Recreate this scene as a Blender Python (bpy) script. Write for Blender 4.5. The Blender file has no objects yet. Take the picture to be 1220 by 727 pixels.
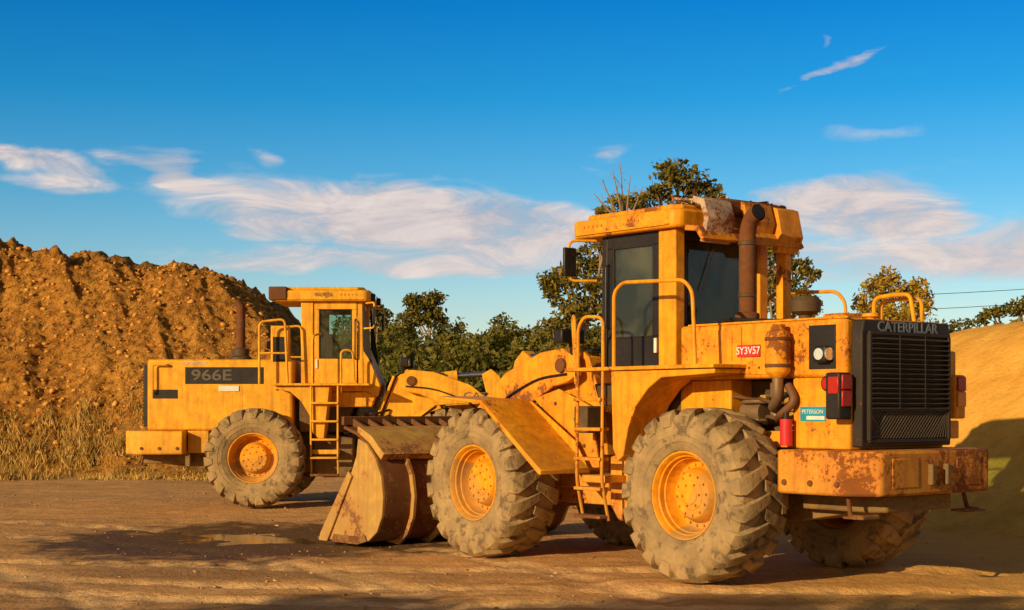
import bpy, bmesh, math, random
import numpy as np
from mathutils import Vector, Matrix
random.seed(7); rng=np.random.default_rng(11)
S=bpy.context.scene
S.view_settings.view_transform='Standard'
try: S.view_settings.look='None'
except Exception: pass
S.view_settings.exposure=0
COL=S.collection

# ---------------------------------------------------------------- materials
def nmat(name):
    m=bpy.data.materials.new(name); m.use_nodes=True
    nt=m.node_tree; b=nt.nodes['Principled BSDF']; b.inputs['Specular IOR Level'].default_value=.3
    return m,nt,b
class G:
    def __init__(s,nt): s.nt=nt
    def n(s,t,**kw):
        x=s.nt.nodes.new(t)
        for k,v in kw.items(): setattr(x,k,v)
        return x
    def l(s,a,b): s.nt.links.new(a,b)
    def setin(s,node,key,v):
        if v is None: return
        i=node.inputs[key]
        if isinstance(v,bpy.types.NodeSocket): s.l(v,i)
        else: i.default_value=v
    def math(s,op,a,b=None,c=None,clamp=False):
        x=s.n('ShaderNodeMath',operation=op); x.use_clamp=clamp
        s.setin(x,0,a); s.setin(x,1,b); s.setin(x,2,c)
        return x.outputs[0]
    def noise(s,vec,scale,detail=6,rough=.6,dist=0):
        x=s.n('ShaderNodeTexNoise'); s.setin(x,'Vector',vec)
        x.inputs['Scale'].default_value=scale; x.inputs['Detail'].default_value=detail
        x.inputs['Roughness'].default_value=rough; x.inputs['Distortion'].default_value=dist
        return x.outputs['Fac']
    def ramp(s,f,stops):
        x=s.n('ShaderNodeValToRGB'); s.l(f,x.inputs[0]); e=x.color_ramp.elements
        while len(e)<len(stops): e.new(.5)
        for i,(p,c) in enumerate(stops):
            e[i].position=p; e[i].color=(c if len(c)==4 else (*c,1)) if not isinstance(c,(int,float)) else (c,c,c,1)
        return x.outputs[0]
    def mix(s,f,a,b,blend='MIX'):
        x=s.n('ShaderNodeMix',data_type='RGBA',blend_type=blend)
        s.setin(x,0,f)
        for k,v in ((6,a),(7,b)):
            if isinstance(v,tuple): v=(*v,1) if len(v)==3 else v
            s.setin(x,k,v)
        return x.outputs[2]
    def bump(s,h,strength=.3,dist=.02,normal=None):
        x=s.n('ShaderNodeBump'); s.l(h,x.inputs['Height'])
        x.inputs['Strength'].default_value=strength; x.inputs['Distance'].default_value=dist
        if normal is not None: s.l(normal,x.inputs['Normal'])
        return x.outputs[0]
    def obj(s):
        return s.n('ShaderNodeTexCoord').outputs['Object']
    def mapping(s,vec,scale=(1,1,1),loc=(0,0,0),rot=(0,0,0)):
        x=s.n('ShaderNodeMapping'); s.l(vec,x.inputs[0])
        x.inputs['Scale'].default_value=scale; x.inputs['Location'].default_value=loc; x.inputs['Rotation'].default_value=rot
        return x.outputs[0]
    def sep(s,vec):
        x=s.n('ShaderNodeSeparateXYZ'); s.l(vec,x.inputs[0]); return x.outputs

def paint(name,base,rust=.62,dust=.35,dirtz=1.2,rough=.5,off=0,rustcol=((.13,.040,.012),(.34,.115,.026)),dustc=(.38,.225,.075)):
    m,nt,b=nmat(name); g=G(nt); o=g.mapping(g.obj(),loc=(off,off*.7,off*.3))
    big=g.noise(o,1.7,6,.72); fine=g.noise(o,24,3,.7); mid=g.noise(o,5,4,.68)
    st=g.noise(g.mapping(o,scale=(14,14,1.1)),1,3,.6)
    v=g.ramp(mid,[(.32,tuple(c*.66 for c in base)),(.60,base),(.8,(min(1,base[0]*1.06),min(1,base[1]*1.15),base[2]+.02))])
    sm=g.ramp(st,[(.48,0),(.70,1)])
    v=g.mix(g.math('MULTIPLY',sm,.55),v,(base[0]*.42,base[1]*.35,base[2]*.6))
    z=g.sep(g.obj())[2]
    low=g.math('MULTIPLY_ADD',z,-1/dirtz,1.15,clamp=True)
    dm=g.math('MULTIPLY',g.math('ADD',g.math('MULTIPLY',low,.9),dust),g.ramp(big,[(.3,.25),(.65,1)]),clamp=True)
    v=g.mix(dm,v,dustc)
    r=g.math('ADD',g.math('MULTIPLY',big,.72),g.math('MULTIPLY',fine,.28))
    rm=g.ramp(r,[(rust-.015,0),(rust+.015,1)])
    fl=g.ramp(fine,[(.66,0),(.70,1)])
    rm=g.math('MAXIMUM',rm,g.math('MULTIPLY',fl,g.ramp(big,[(.48,0),(.58,.9)])))
    rc=g.mix(mid,rustcol[0],rustcol[1])
    halo=g.ramp(r,[(rust-.08,0),(rust,.6)])
    v=g.mix(halo,v,(base[0]*.70,base[1]*.48,base[2]*.6))
    g.l(g.mix(rm,v,rc),b.inputs['Base Color'])
    rr=g.math('ADD',g.math('MULTIPLY_ADD',rm,.3,rough),g.math('MULTIPLY',dm,.3),clamp=True)
    g.l(rr,b.inputs['Roughness'])
    g.l(g.bump(g.noise(o,8,2,.6),.35,.012),b.inputs['Normal'])
    return m
Y1=paint('paint_yellow_worn',(.87,.365,.005),.60,.12,1.4)
Y2=paint('paint_yellow_faded',(.90,.43,.014),.645,.14,1.2,.55,5)
YR=paint('paint_yellow_rusty',(.85,.345,.006),.566,.12,1.5,.55,9)
YW=paint('paint_counterweight',(.80,.31,.012),.538,.25,1.5,.6,21)
YB=paint('paint_bucket_worn',(.64,.38,.08),.56,.45,1.2,.55,3,((.14,.06,.025),(.29,.14,.055)))
YH=paint('paint_hub',(.88,.36,.005),.68,.16,.001,.5,13)
RU=paint('rusty_steel',(.15,.06,.025),.5,.15,2,.75,2,((.09,.032,.014),(.22,.085,.03)))
DK=paint('dark_greasy_steel',(.032,.025,.02),.6,.25,1.6,.6,4)
BK=paint('black_paint',(.014,.014,.016),.74,.06,1.3,.45,6,dustc=(.2,.13,.06))
BKG=paint('grille_black',(.018,.017,.018),.72,.16,1.2,.55,6,dustc=(.14,.085,.04))
WH=paint('white_faded_panel',(.62,.56,.45),.52,.2,8,.6,8)
def simple(name,c,rough=.5,metal=0,emit=0):
    m,nt,b=nmat(name); g=G(nt)
    n=g.noise(g.obj(),9,2,.6)
    g.l(g.mix(n,tuple(x*.7 for x in c),tuple(min(1,x*1.2) for x in c)),b.inputs['Base Color'])
    b.inputs['Roughness'].default_value=rough; b.inputs['Metallic'].default_value=metal
    return m
RED=simple('red_lens',(.42,.02,.01),.3); ORG=simple('amber_lens',(.8,.25,.02),.3)
LENS=simple('lamp_glass',(.75,.75,.72),.12,.6); CHR=simple('cylinder_rod_chrome',(.6,.58,.55),.2,.95)
TXW=simple('letter_white',(.75,.73,.68),.5); TXG=simple('letter_grey',(.12,.10,.075),.6); TXL=simple('letter_faded_blue',(.20,.24,.30),.6)
TXR=simple('letter_red',(.6,.02,.02),.5); PLR=simple('plate_red',(.58,.03,.04),.45); PLW=simple('plate_white',(.75,.72,.66),.45)
BLU=simple('sticker_blue',(.02,.3,.45),.4); SEAT=simple('seat_fabric',(.03,.03,.035),.8)
BROWN=simple('hose_brown',(.16,.07,.035),.6); COP=simple('engine_parts',(.25,.16,.09),.5,.4); GRN=simple('filter_can',(.45,.25,.05),.5)
def glass():
    m,nt,b=nmat('cab_glass'); g=G(nt); nt.nodes.remove(b); out=nt.nodes['Material Output']
    t=g.n('ShaderNodeBsdfTransparent'); t.inputs[0].default_value=(.78,.90,.82,1)
    gl=g.n('ShaderNodeBsdfGlossy'); gl.inputs['Roughness'].default_value=.02; gl.inputs[0].default_value=(.9,.9,.9,1)
    d=g.n('ShaderNodeBsdfDiffuse'); d.inputs[0].default_value=(.35,.29,.18,1)
    f=g.n('ShaderNodeFresnel'); f.inputs[0].default_value=1.5
    a=g.n('ShaderNodeMixShader'); g.l(f.outputs[0],a.inputs[0]); g.l(t.outputs[0],a.inputs[1]); g.l(gl.outputs[0],a.inputs[2])
    c=g.n('ShaderNodeMixShader'); g.l(g.ramp(g.noise(g.obj(),1.6,3,.6),[(.4,.02),(.75,.15)]),c.inputs[0]); g.l(a.outputs[0],c.inputs[1]); g.l(d.outputs[0],c.inputs[2])
    g.l(c.outputs[0],out.inputs[0]); return m
GL=glass()
def rubber():
    m,nt,b=nmat('tyre_rubber_dusty'); g=G(nt); o=g.obj()
    n=g.noise(o,3.,4,.65); f=g.noise(o,30,2,.7)
    c=g.mix(g.ramp(n,[(.32,0),(.62,1)]),(.20,.14,.075),(.43,.295,.14))
    c=g.mix(g.math('MULTIPLY',f,.45),c,(.25,.175,.10))
    c=g.mix(g.ramp(g.noise(g.mapping(o,loc=(4,2,1)),7,3,.7),[(.54,0),(.64,.65)]),c,(.085,.062,.042))
    g.l(c,b.inputs['Base Color']); b.inputs['Roughness'].default_value=.9; b.inputs['Specular IOR Level'].default_value=.15
    g.l(g.bump(g.noise(o,14,3,.7),.6,.02),b.inputs['Normal'])
    return m
RB=rubber()

# ---------------------------------------------------------------- mesh helpers
def empty(name,loc=(0,0,0),rz=0):
    e=bpy.data.objects.new(name,None); COL.objects.link(e); e.location=loc; e.rotation_euler=(0,0,rz); e.empty_display_size=.3; return e
def mk(name,verts,faces,mat,parent=None,smooth=True,bevel=0,seg=2,recalc=True,ang=35):
    me=bpy.data.meshes.new(name); me.from_pydata([tuple(v) for v in verts],[],[tuple(f) for f in faces]); 
    if recalc:
        bm=bmesh.new(); bm.from_mesh(me); bmesh.ops.recalc_face_normals(bm,faces=bm.faces); bm.to_mesh(me); bm.free()
    me.materials.append(mat)
    if smooth:
        me.polygons.foreach_set('use_smooth',[True]*len(me.polygons)); me.set_sharp_from_angle(angle=math.radians(ang))
    me.update()
    o=bpy.data.objects.new(name,me); COL.objects.link(o)
    if parent: o.parent=parent
    if bevel:
        b=o.modifiers.new('Bevel','BEVEL'); b.width=bevel; b.segments=seg; b.limit_method='ANGLE'; b.angle_limit=math.radians(30); b.harden_normals=False
    return o
def box(n,x0,x1,y0,y1,z0,z1,mat,p,bev=.012):
    v=[(x,y,z) for x in (x0,x1) for y in (y0,y1) for z in (z0,z1)]
    f=[(0,1,3,2),(4,6,7,5),(0,4,5,1),(2,3,7,6),(0,2,6,4),(1,5,7,3)]
    return mk(n,v,f,mat,p,True,bev)
def prism(n,pts,a,b,mat,p,axis='y',bev=.012):
    k=len(pts)
    def q(u,w,t):
        return {'y':(u,t,w),'z':(u,w,t),'x':(t,u,w)}[axis]
    v=[q(u,w,a) for u,w in pts]+[q(u,w,b) for u,w in pts]
    f=[tuple(range(k)),tuple(range(2*k-1,k-1,-1))]+[(i,(i+1)%k,k+(i+1)%k,k+i) for i in range(k)]
    return mk(n,v,f,mat,p,True,bev)
def tube_geo(pts,rad,seg=10,cap=True):
    pts=[Vector(p) for p in pts]; n=len(pts)
    if not hasattr(rad,'__len__'): rad=[rad]*n
    V=[];F=[]; t0=(pts[1]-pts[0]).normalized(); u=t0.orthogonal().normalized()
    for i,p in enumerate(pts):
        t=((pts[min(i+1,n-1)]-pts[i]).normalized()+(pts[i]-pts[max(i-1,0)]).normalized())
        t=t.normalized() if t.length>1e-6 else t0
        u=(u-t*u.dot(t)).normalized(); w=t.cross(u)
        for k in range(seg):
            a=2*math.pi*k/seg; V.append(p+(u*math.cos(a)+w*math.sin(a))*rad[i])
    for i in range(n-1):
        for k in range(seg):
            F.append((i*seg+k,i*seg+(k+1)%seg,(i+1)*seg+(k+1)%seg,(i+1)*seg+k))
    if cap: F.append(tuple(range(seg-1,-1,-1))); F.append(tuple((n-1)*seg+k for k in range(seg)))
    return V,F
def fillet(pts,r=.08,k=4):
    pts=[Vector(p) for p in pts]; out=[pts[0]]
    for i in range(1,len(pts)-1):
        a,b,c=pts[i-1:i+2]; d1=(a-b); d2=(c-b); rr=min(r,d1.length*.45,d2.length*.45)
        p=b+d1.normalized()*rr; q=b+d2.normalized()*rr
        for j in range(k+1):
            t=j/k; out.append(p*(1-t)**2+b*2*t*(1-t)+q*t*t)
    out.append(pts[-1]); return out
def tube(n,pts,r,mat,p,fr=.08,seg=10):
    V,F=tube_geo(fillet(pts,fr) if fr else pts,r,seg); return mk(n,V,F,mat,p)
def cyl(n,p0,p1,r,mat,p,seg=24,r2=None,bev=0):
    V,F=tube_geo([p0,p1],[r,r if r2 is None else r2],seg); return mk(n,V,F,mat,p,True,bev)
def lathe_geo(prof,seg=48):
    V=[];F=[]; n=len(prof)
    for k in range(seg):
        a=2*math.pi*k/seg
        for (y,r) in prof: V.append((r*math.cos(a),y,r*math.sin(a)))
    for k in range(seg):
        for i in range(n-1):
            F.append((k*n+i,k*n+i+1,((k+1)%seg)*n+i+1,((k+1)%seg)*n+i))
    return V,F
def lathe_z(n,c,prof,mat,p,seg=28):
    V=[];F=[];m=len(prof)
    for k in range(seg):
        a=2*math.pi*k/seg
        for (r,z) in prof: V.append((c[0]+r*math.cos(a),c[1]+r*math.sin(a),c[2]+z))
    for k in range(seg):
        for i in range(m-1): F.append((k*m+i,k*m+i+1,((k+1)%seg)*m+i+1,((k+1)%seg)*m+i))
    return mk(n,V,F,mat,p)
ROT={'L':Matrix(((-1,0,0),(0,0,1),(0,1,0))),'R':Matrix(((1,0,0),(0,0,-1),(0,1,0))),'B':Matrix(((0,0,-1),(-1,0,0),(0,1,0)))}
def text(n,body,size,loc,side,mat,p,sx=1.,off=0):
    c=bpy.data.curves.new(n,'FONT'); c.body=body; c.size=size; c.extrude=.002; c.align_x='CENTER'; c.align_y='CENTER'; c.offset=off
    c.materials.append(mat); o=bpy.data.objects.new(n,c); COL.objects.link(o); o.parent=p
    o.matrix_local=Matrix.Translation(loc)@ROT[side].to_4x4()@Matrix.Diagonal((sx,1,1,1)); return o

# ---------------------------------------------------------------- wheel meshes
def merge(parts):
    V=[];F=[]
    for v,f in parts:
        o=len(V); V+=list(v); F+=[tuple(i+o for i in q) for q in f]
    return V,F
def tyre_mesh():
    half=[(.235,.425),(.262,.44),(.285,.45),(.30,.475),(.318,.53),(.326,.535),(.334,.60),(.34,.605),(.343,.67),(.338,.72),(.32,.765),(.29,.80),(.2,.818),(0,.824)]
    prof=half+[(-y,r) for y,r in reversed(half[:-1])]
    parts=[lathe_geo(prof,72)]
    n=19; pitch=2*math.pi/n
    st=[(-.03,.871,-.03,.79,.066),(.10,.875,.10,.79,.086),(.21,.872,.21,.785,.106),(.295,.858,.28,.77,.118),(.345,.820,.31,.745,.116),(.361,.765,.325,.72,.104),(.352,.695,.33,.685,.085)]
    for s in (1,-1):
        for i in range(n):
            a0=i*pitch+(pitch/2 if s<0 else 0)+random.uniform(-.010,.010); wr=random.uniform(.90,1.06); rr=random.uniform(-.007,.003)
            V=[];F=[]
            for (wo,ro,wi,ri,hw) in st:
                a=a0+.55*min(wo,.30); hw=hw*wr; ro=ro+rr+random.uniform(-.003,.002)
                for (w,r,e) in ((wo,ro,-hw*.88),(wo,ro,hw*.88),(wi,ri,hw*1.08),(wi,ri,-hw*1.08)):
                    V.append((r*math.cos(a+e),s*w,r*math.sin(a+e)))
            m=len(st)
            for j in range(m-1):
                for k in range(4): F.append((j*4+k,j*4+(k+1)%4,(j+1)*4+(k+1)%4,(j+1)*4+k))
            F.append((3,2,1,0)); F.append(tuple((m-1)*4+k for k in range(4)))
            parts.append((V,F))
    return merge(parts)
TV,TF=tyre_mesh()
def rim_mesh():
    prof=[(-.25,.43),(-.2,.40),(.16,.39),(.20,.405),(.245,.415),(.262,.432),(.272,.445),(.285,.440),(.285,.425),(.262,.408),(.235,.400),(.225,.385),(.17,.378),(.165,.365),(.06,.345),(.045,.33),(.045,.285),(.06,.275),(.10,.265),(.115,.255),(.155,.235),(.165,.222),(.165,.15),(.172,.145),(.18,.09),(.188,.085),(.188,.001)]
    parts=[lathe_geo(prof,64)]
    for (rr,y,br,n) in ((.307,.045,.014,20),(.20,.165,.012,12),(.115,.178,.012,6)):
        for i in range(n):
            a=2*math.pi*i/n
            parts.append(tube_geo([(rr*math.cos(a),y-.01,rr*math.sin(a)),(rr*math.cos(a),y+.022,rr*math.sin(a))],br,6))
    return merge(parts)
RV,RF=rim_mesh()
_c={}
def wheel(p,n,x,y,rotx):
    e=bpy.data.objects.new(n,None); COL.objects.link(e); e.parent=p; e.location=(x,y,.862)
    e.rotation_euler=(0,0,0 if y>0 else math.pi)
    for key,V,F,m,bv in (('tyre',TV,TF,RB,.016),('rim',RV,RF,YH,0)):
        if key in _c:
            o=bpy.data.objects.new(key,_c[key]); COL.objects.link(o)
            if bv:
                b=o.modifiers.new('Bevel','BEVEL'); b.width=bv; b.segments=2; b.limit_method='ANGLE'; b.angle_limit=math.radians(38)
        else:
            o=mk(key,V,F,m,None,True,bv,2); _c[key]=o.data
            if bv: o.modifiers[0].angle_limit=math.radians(38)
        o.parent=e; o.rotation_euler=(0,rotx,0)

def offset_poly(pts,d):
    out=[]
    for i,p in enumerate(pts):
        a=Vector(pts[max(i-1,0)]); b=Vector(pts[min(i+1,len(pts)-1)]); t=(b-a).normalized(); nrm=Vector((-t.y,t.x))
        out.append((p[0]+nrm.x*d,p[1]+nrm.y*d))
    return out

# ---------------------------------------------------------------- loader
def loader(name,loc,rz,kind):
    A=kind=='A'; R=empty(name,loc,rz); YM=Y1 if A else Y2; YX=YR if A else Y2
    xr=-1.5 if A else -2.0; xb=-1.95 if A else -2.36; xbf=-.86 if A else -1.3
    wb=3.40
    for i,(x,y) in enumerate(((0,1.15),(0,-1.15),(wb,1.15),(wb,-1.15))):
        wheel(R,'wheel_%d'%(i+1),x,y,random.uniform(0,6))
    for nm,x in (('rear_axle',0),('front_axle',wb)):
        cyl(nm,(x,-.95,.872),(x,.95,.872),.17,DK,R); 
        V,F=lathe_geo([(-.45,.17),(-.25,.26),(-.1,.34),(.1,.34),(.25,.26),(.45,.17)],24)
        mk(nm+'_housing',[(v[0]+x,v[1],v[2]+.872) for v in V],F,DK,R)
    # chassis
    prism('rear_frame',[(xr,.75),(xr,1.3),(1.3,1.3),(1.62,1.15),(1.62,.75),(1.3,.6),(.5,.58),(-.6,.6)],-.42,.42,DK,R)
    # counterweight
    prism('counterweight',[(xbf,1.04),(xb+.3,1.04),(xb,.84),(xb,-.84),(xb+.3,-1.04),(xbf,-1.04)],.91,1.33,YW if A else Y2,R,'z',.03)
    prism('counterweight_lower',[(xbf+.05,.6),(xb+.32,.6),(xb+.2,.5),(xb+.2,-.5),(xb+.32,-.6),(xbf+.05,-.6)],.74,.908,DK,R,'z',.02)
    for s in (-1,1):
        box('counterweight_pad',xb-.008,xb+.02,s*.5-.2,s*.5+.2,.98,1.26,YW if A else Y2,R,.01)
        tube('rear_step_bracket',[(xb+.35,s*.9,.95),(xb+.3,s*.92,.72),(xb+.18,s*.93,.72),(xb+.16,s*.7,.72)],.022,RU,R,.03)
        box('rear_step_plate',xb+.12,xb+.36,s*.84-.12,s*.84+.12,.70,.725,RU,R,.005)
        box('mud_flap_bracket',xbf+.02,xbf+.10,s*.9-.03,s*.9+.03,.70,.92,DK,R,.005)
        box('tow_lug',xb-.05,xb+.02,s*.12-.03,s*.12+.03,1.0,1.2,DK,R)
        for dx in (0,.35,.7): cyl('counterweight_bolt',(xbf-.1-dx*.9,s*1.035,1.02),(xbf-.1-dx*.9,s*1.055,1.02),.03,RU,R,8)
    # hood
    if A:
        box('hood_top',xr+.04,.72,-.745,.745,2.02,2.585,YR,R,.035)
        box('hood_rear_side',xr+.0,-.80,-.735,.735,1.333,2.018,Y1,R,.02)
        box('hood_front_side',.08,.80,-.66,.66,1.302,2.018,Y1,R,.02)
        box('engine_bay_core',-.8,.08,-.35,.35,1.2,2.01,DK,R)
        for s in (-1,1):
            box('engine_bay_sill',-.798,.078,s*.7-.04,s*.7+.03,1.34,1.5,YR,R)
            box('hood_rib',-.15,-.12,s*.75-.004,s*.75+.008,2.05,2.55,Y1,R,.003)
            box('hood_side_panel',-.70,.05,s*.747-.004,s*.747+.009,2.06,2.20,Y1,R,.004)
            box('hood_access_door',-.02,.60,s*.747-.004,s*.747+.011,2.06,2.52,YR,R,.006)
            for k in range(6): cyl('hood_bolt',(-.65+.13*k,s*.75,2.13),(-.65+.13*k,s*.765,2.13),.012,RU,R,8)
            cyl('engine_filter',(-.62,s*.52,1.55),(-.62,s*.52,1.95),.085,GRN,R)
            cyl('engine_filter',(-.40,s*.5,1.62),(-.40,s*.5,1.99),.07,PLW if s<0 else COP,R)
            cyl('alternator',(-.25,s*.5,1.68),(.0,s*.5,1.68),.12,COP,R)
            for k in range(6):
                a=random.uniform(-.78,-.1); z=random.uniform(1.55,1.9)
                tube('hose',[(a,s*.38,z),(a+.1,s*.62,z+random.uniform(-.1,.1)),(a+.35,s*.64,z+random.uniform(-.15,.1)),(a+.5,s*.4,z)],random.choice((.014,.02,.028)),random.choice((BK,BROWN,COP,DK)),R,.1,8)
            for k in range(7):
                x=random.uniform(-.75,0);z=random.uniform(1.52,1.9);w=random.uniform(.04,.1)
                box('engine_part',x,x+w,s*.3,s*random.uniform(.5,.66),z,z+w,random.choice((COP,BROWN,DK,GRN)),R)
        lathe_z('air_canister',(-.73,.87,2.02),[(0,0),(.06,0),(.115,.05),(.12,.07),(.12,.40),(.105,.45),(.07,.47),(.07,.52),(0,.52)],YR,R)
        for z in (2.12,2.38): lathe_z('canister_band',(-.73,.87,z),[(.122,0),(.128,.005),(.128,.03),(.122,.035)],RU,R)
        tube('canister_pipe',[(-.73,.87,2.05),(-.73,.87,1.82),(-.55,.72,1.74),(-.35,.5,1.74)],.055,COP,R,.1,12)
        tube('canister_pipe_lower',[(-.78,.78,1.95),(-.9,.80,1.80),(-.72,.82,1.66),(-.5,.6,1.62)],.04,BROWN,R,.1,12)
        cyl('fire_extinguisher',(-.80,.83,1.36),(-.80,.83,1.62),.06,PLR,R); cyl('extinguisher_cap',(-.80,.83,1.62),(-.80,.83,1.68),.03,BK,R)
        for s in (-1,1):
            box('lamp_recess',-1.34,-1.02,s*.745-.012,s*.745+.012,2.10,2.52,BK,R,.004)
            box('work_lamp',-1.30,-1.14,s*.78-.02,s*.78+.07,2.16,2.32,BK,R,.02)
            cyl('work_lamp_lens',(-1.305,s*.81,2.24),(-1.32,s*.81,2.24),.06,LENS,R)
            cyl('work_lamp_lens',(-1.22,s*.845,2.24),(-1.22,s*.86,2.24),.055,LENS,R)
            cyl('side_reflector',(-1.24,s*.735,1.96),(-1.24,s*.77,1.96),.055,RED,R); cyl('side_reflector_ring',(-1.24,s*.735,1.96),(-1.24,s*.755,1.96),.075,BK,R)
            yb=.84 if s>0 else .98
            box('tail_lamp_box',-1.53,-1.36,s*yb-.09,s*yb+.09,1.62,2.06,Y1 if s<0 else BK,R,.02)
            box('tail_lamp',-1.552,-1.53,s*yb-.07,s*yb+.07,1.9,2.04,RED,R,.008)
            box('tail_lamp',-1.552,-1.53,s*yb-.07,s*yb+.07,1.74,1.89,RED if s>0 else ORG,R,.008)
            box('tail_lamp_side',-1.52,-1.40,s*(yb+.088)-.004,s*(yb+.088)+.012,1.86,2.02,RED,R,.006)
            if s<0: box('tail_lamp_bracket',-1.5,-1.4,-1.0,-.735,1.42,1.60,Y1,R); box('side_cheek',-1.48,-1.3,-.98,-.745,1.9,2.3,Y1,R,.02)
        prism('radiator_guard',[(-.70,1.36),(-.70,2.44),(-.66,2.56),(.66,2.56),(.70,2.44),(.70,1.36)],xr-.11,xr+.02,BKG,R,'x',.015)
        SL=simple('slat_dusty',(.075,.058,.045),.6)
        for k in range(15):
            z=1.72+k*.047
            prism('grille_slat',[(xr-.165,z),(xr-.118,z+.026),(xr-.106,z+.026),(xr-.15,z-.004)],-.60,.60,SL,R,'y',0)
        for y in (-.62,.62): box('grille_bar',xr-.155,xr-.112,y-.016,y+.016,1.42,2.42,BKG,R,.004)
        for y in (-.2,.2): box('grille_strut',xr-.172,xr-.166,y-.006,y+.006,1.72,2.42,BKG,R,.002)
        WI=simple('mesh_wire',(.13,.10,.07),.5)
        parts=[]
        for k in range(26):
            y=-.58+k*.0464
            parts+= [tube_geo([(xr-.125,y,1.44),(xr-.125,min(.6,y+.26),1.70)],.005,5),tube_geo([(xr-.13,y,1.44),(xr-.13,max(-.6,y-.26),1.70)],.005,5)]
        V,F=merge(parts); mk('grille_mesh',V,F,WI,R)
        for z in (1.415,1.71,2.435): box('grille_crossbar',xr-.145,xr-.111,-.62,.62,z-.016,z+.016,BKG,R,.004)
        text('grille_lettering','CATERPILLAR',.135,(xr-.115,0,2.497),'B',TXL,R,1.15,.002)
        box('serial_plate',-.40,-.10,.753,.764,2.24,2.36,PLR,R,.002); text('serial_text','SY3V57',.105,(-.25,.766,2.30),'L',TXW,R,.95,.001)
        box('dealer_sticker',-1.21,-.90,.736,.741,1.60,1.74,BLU,R,.001); text('dealer_text','PETERSON',.055,(-1.055,.743,1.69),'L',TXW,R,1.); 
        box('dealer_sticker_stripe',-1.2,-.98,.742,.744,1.615,1.65,TXW,R,0)
    else:
        box('hood_body',xr,.6,-.75,.75,1.33,2.60,Y2,R,.05)
        for s in (-1,1):
            box('hood_stripe',-1.32,.08,s*.75-.005,s*.75+.006,2.16,2.46,BK,R,.004)
            box('hood_door',-1.31,-.30,s*.75-.004,s*.75+.010,1.42,2.12,Y2,R,.006)
            box('hood_door',-.27,.55,s*.75-.004,s*.75+.010,1.42,2.12,Y2,R,.006)
            tube('hood_handle',[(-1.88,s*.76,2.0),(-1.88,s*.83,2.0),(-1.88,s*.83,2.5),(-1.62,s*.83,2.5),(-1.62,s*.76,2.5)],.016,Y2,R,.04)
            box('side_vent',-1.9,-1.45,s*.75-.004,s*.75+.008,1.9,2.06,BK,R,.003)
            box('plate',-.72,-.36,s*.765-.006,s*.765,2.03,2.13,PLW,R,.002)
            text('stripe_number','966E',.27,(-.85,s*.759,2.31),'L' if s>0 else 'R',TXG,R,1.35,.004)
            text('plate_text','HU4J56',.10,(-.54,s*.768,2.08),'L' if s>0 else 'R',TXR,R,.9)
        prism('radiator_guard',[(-.66,1.4),(-.66,2.5),(.66,2.5),(.66,1.4)],xr-.08,xr+.02,BKG,R,'x',.015)
        for k in range(18): box('grille_slat',xr-.11,xr-.082,-.6,.6,1.45+k*.055,1.475+k*.055,BK,R,0)
        text('hood_lettering','CATERPILLAR',.07,(-1.15,-.758,2.53),'R',TXW,R)
        box('body_skirt',-1.28,-.9,-.74,.74,.93,1.328,Y2,R,.02)
    for s in (-1,1):
        prism('side_tank',[(.98,1.3),(1.0,.62),(1.15,.5),(1.55,.5),(1.68,.66),(1.68,1.2)],s*.44,s*.86,DK if not A else YR,R,'y',.025)
        prism('cab_support',[(.7,2.0),(.7,1.3),(1.5,1.3),(1.75,2.0)],s*.30,s*.64,DK,R,'y')
        fp=[(1.30,2.12),(-.2,2.12),(-.2,2.07),(.55,2.04),(.74,1.93),(.92,1.75),(1.04,1.52),(1.11,1.22),(1.20,1.16),(1.27,1.3)]
        if A: prism('rear_fender',fp,s*.70,s*1.2,Y1,R,'y',.012)
        else: prism('rear_fender',[(1.30,2.12),(.35,2.12),(.35,2.07),(.6,2.02),(.80,1.85),(.95,1.6),(1.0,1.3),(1.1,1.2),(1.2,1.2)],s*.70,s*1.15,Y2,R,'y',.012)
        box('platform_edge',(-.22 if A else .3),2.0,min(s*.68,s*1.24),max(s*.68,s*1.24),2.125,2.165,YM,R,.008)
        lx0,lx1=(1.42,1.82) if A else (.98,1.45)
        for x in (lx0,lx1): tube('ladder_rail',[(x,s*1.12,.52),(x,s*1.22,.95),(x,s*1.2,2.14)],.018,YX,R,.1,8)
        for z in (.56,.86,1.18,1.5,1.82): box('ladder_step',lx0-.01,lx1+.01,s*1.19-.07,s*1.19+.07,z-.018,z+.018,YX if z>.7 else RU,R,.006)
        box('ladder_bracket',lx0,lx1,min(s*.86,s*1.15),max(s*.86,s*1.15),.92,1.0,YM,R)
        if A:
            tube('handrail',[(1.25,s*1.2,2.16),(1.25,s*1.2,2.95),(1.12,s*1.2,3.05),(.22,s*1.2,3.02),(.10,s*1.2,2.9),(.06,s*1.2,2.16)],.020,YM,R,.1)
            tube('handrail',[(1.42,s*1.2,2.0),(1.42,s*1.2,2.7),(1.72,s*1.2,2.72),(1.82,s*1.2,2.6),(1.82,s*1.2,2.0)],.018,YM,R,.1)
            tube('handrail',[(2.0,s*1.05,1.9),(2.05,s*1.05,2.75),(2.25,s*.9,2.75),(2.25,s*.85,2.0)],.018,YM,R,.1)
            box('battery_box',1.9,2.12,min(s*.72,s*1.0),max(s*.72,s*1.0),1.45,1.75,DK,R,.02)
        else:
            tube('handrail',[(.05,s*1.05,2.16),(.05,s*1.05,3.25),(.5,s*1.05,3.3),(.55,s*1.05,2.16)],.022,YM,R,.1)
            tube('handrail',[(.05,s*1.05,2.7),(.55,s*1.05,2.7)],.018,YM,R,0)
            tube('handrail',[(1.0,s*1.15,2.1),(1.0,s*1.15,3.0),(1.1,s*.9,3.05)],.02,YM,R,.1)
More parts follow.
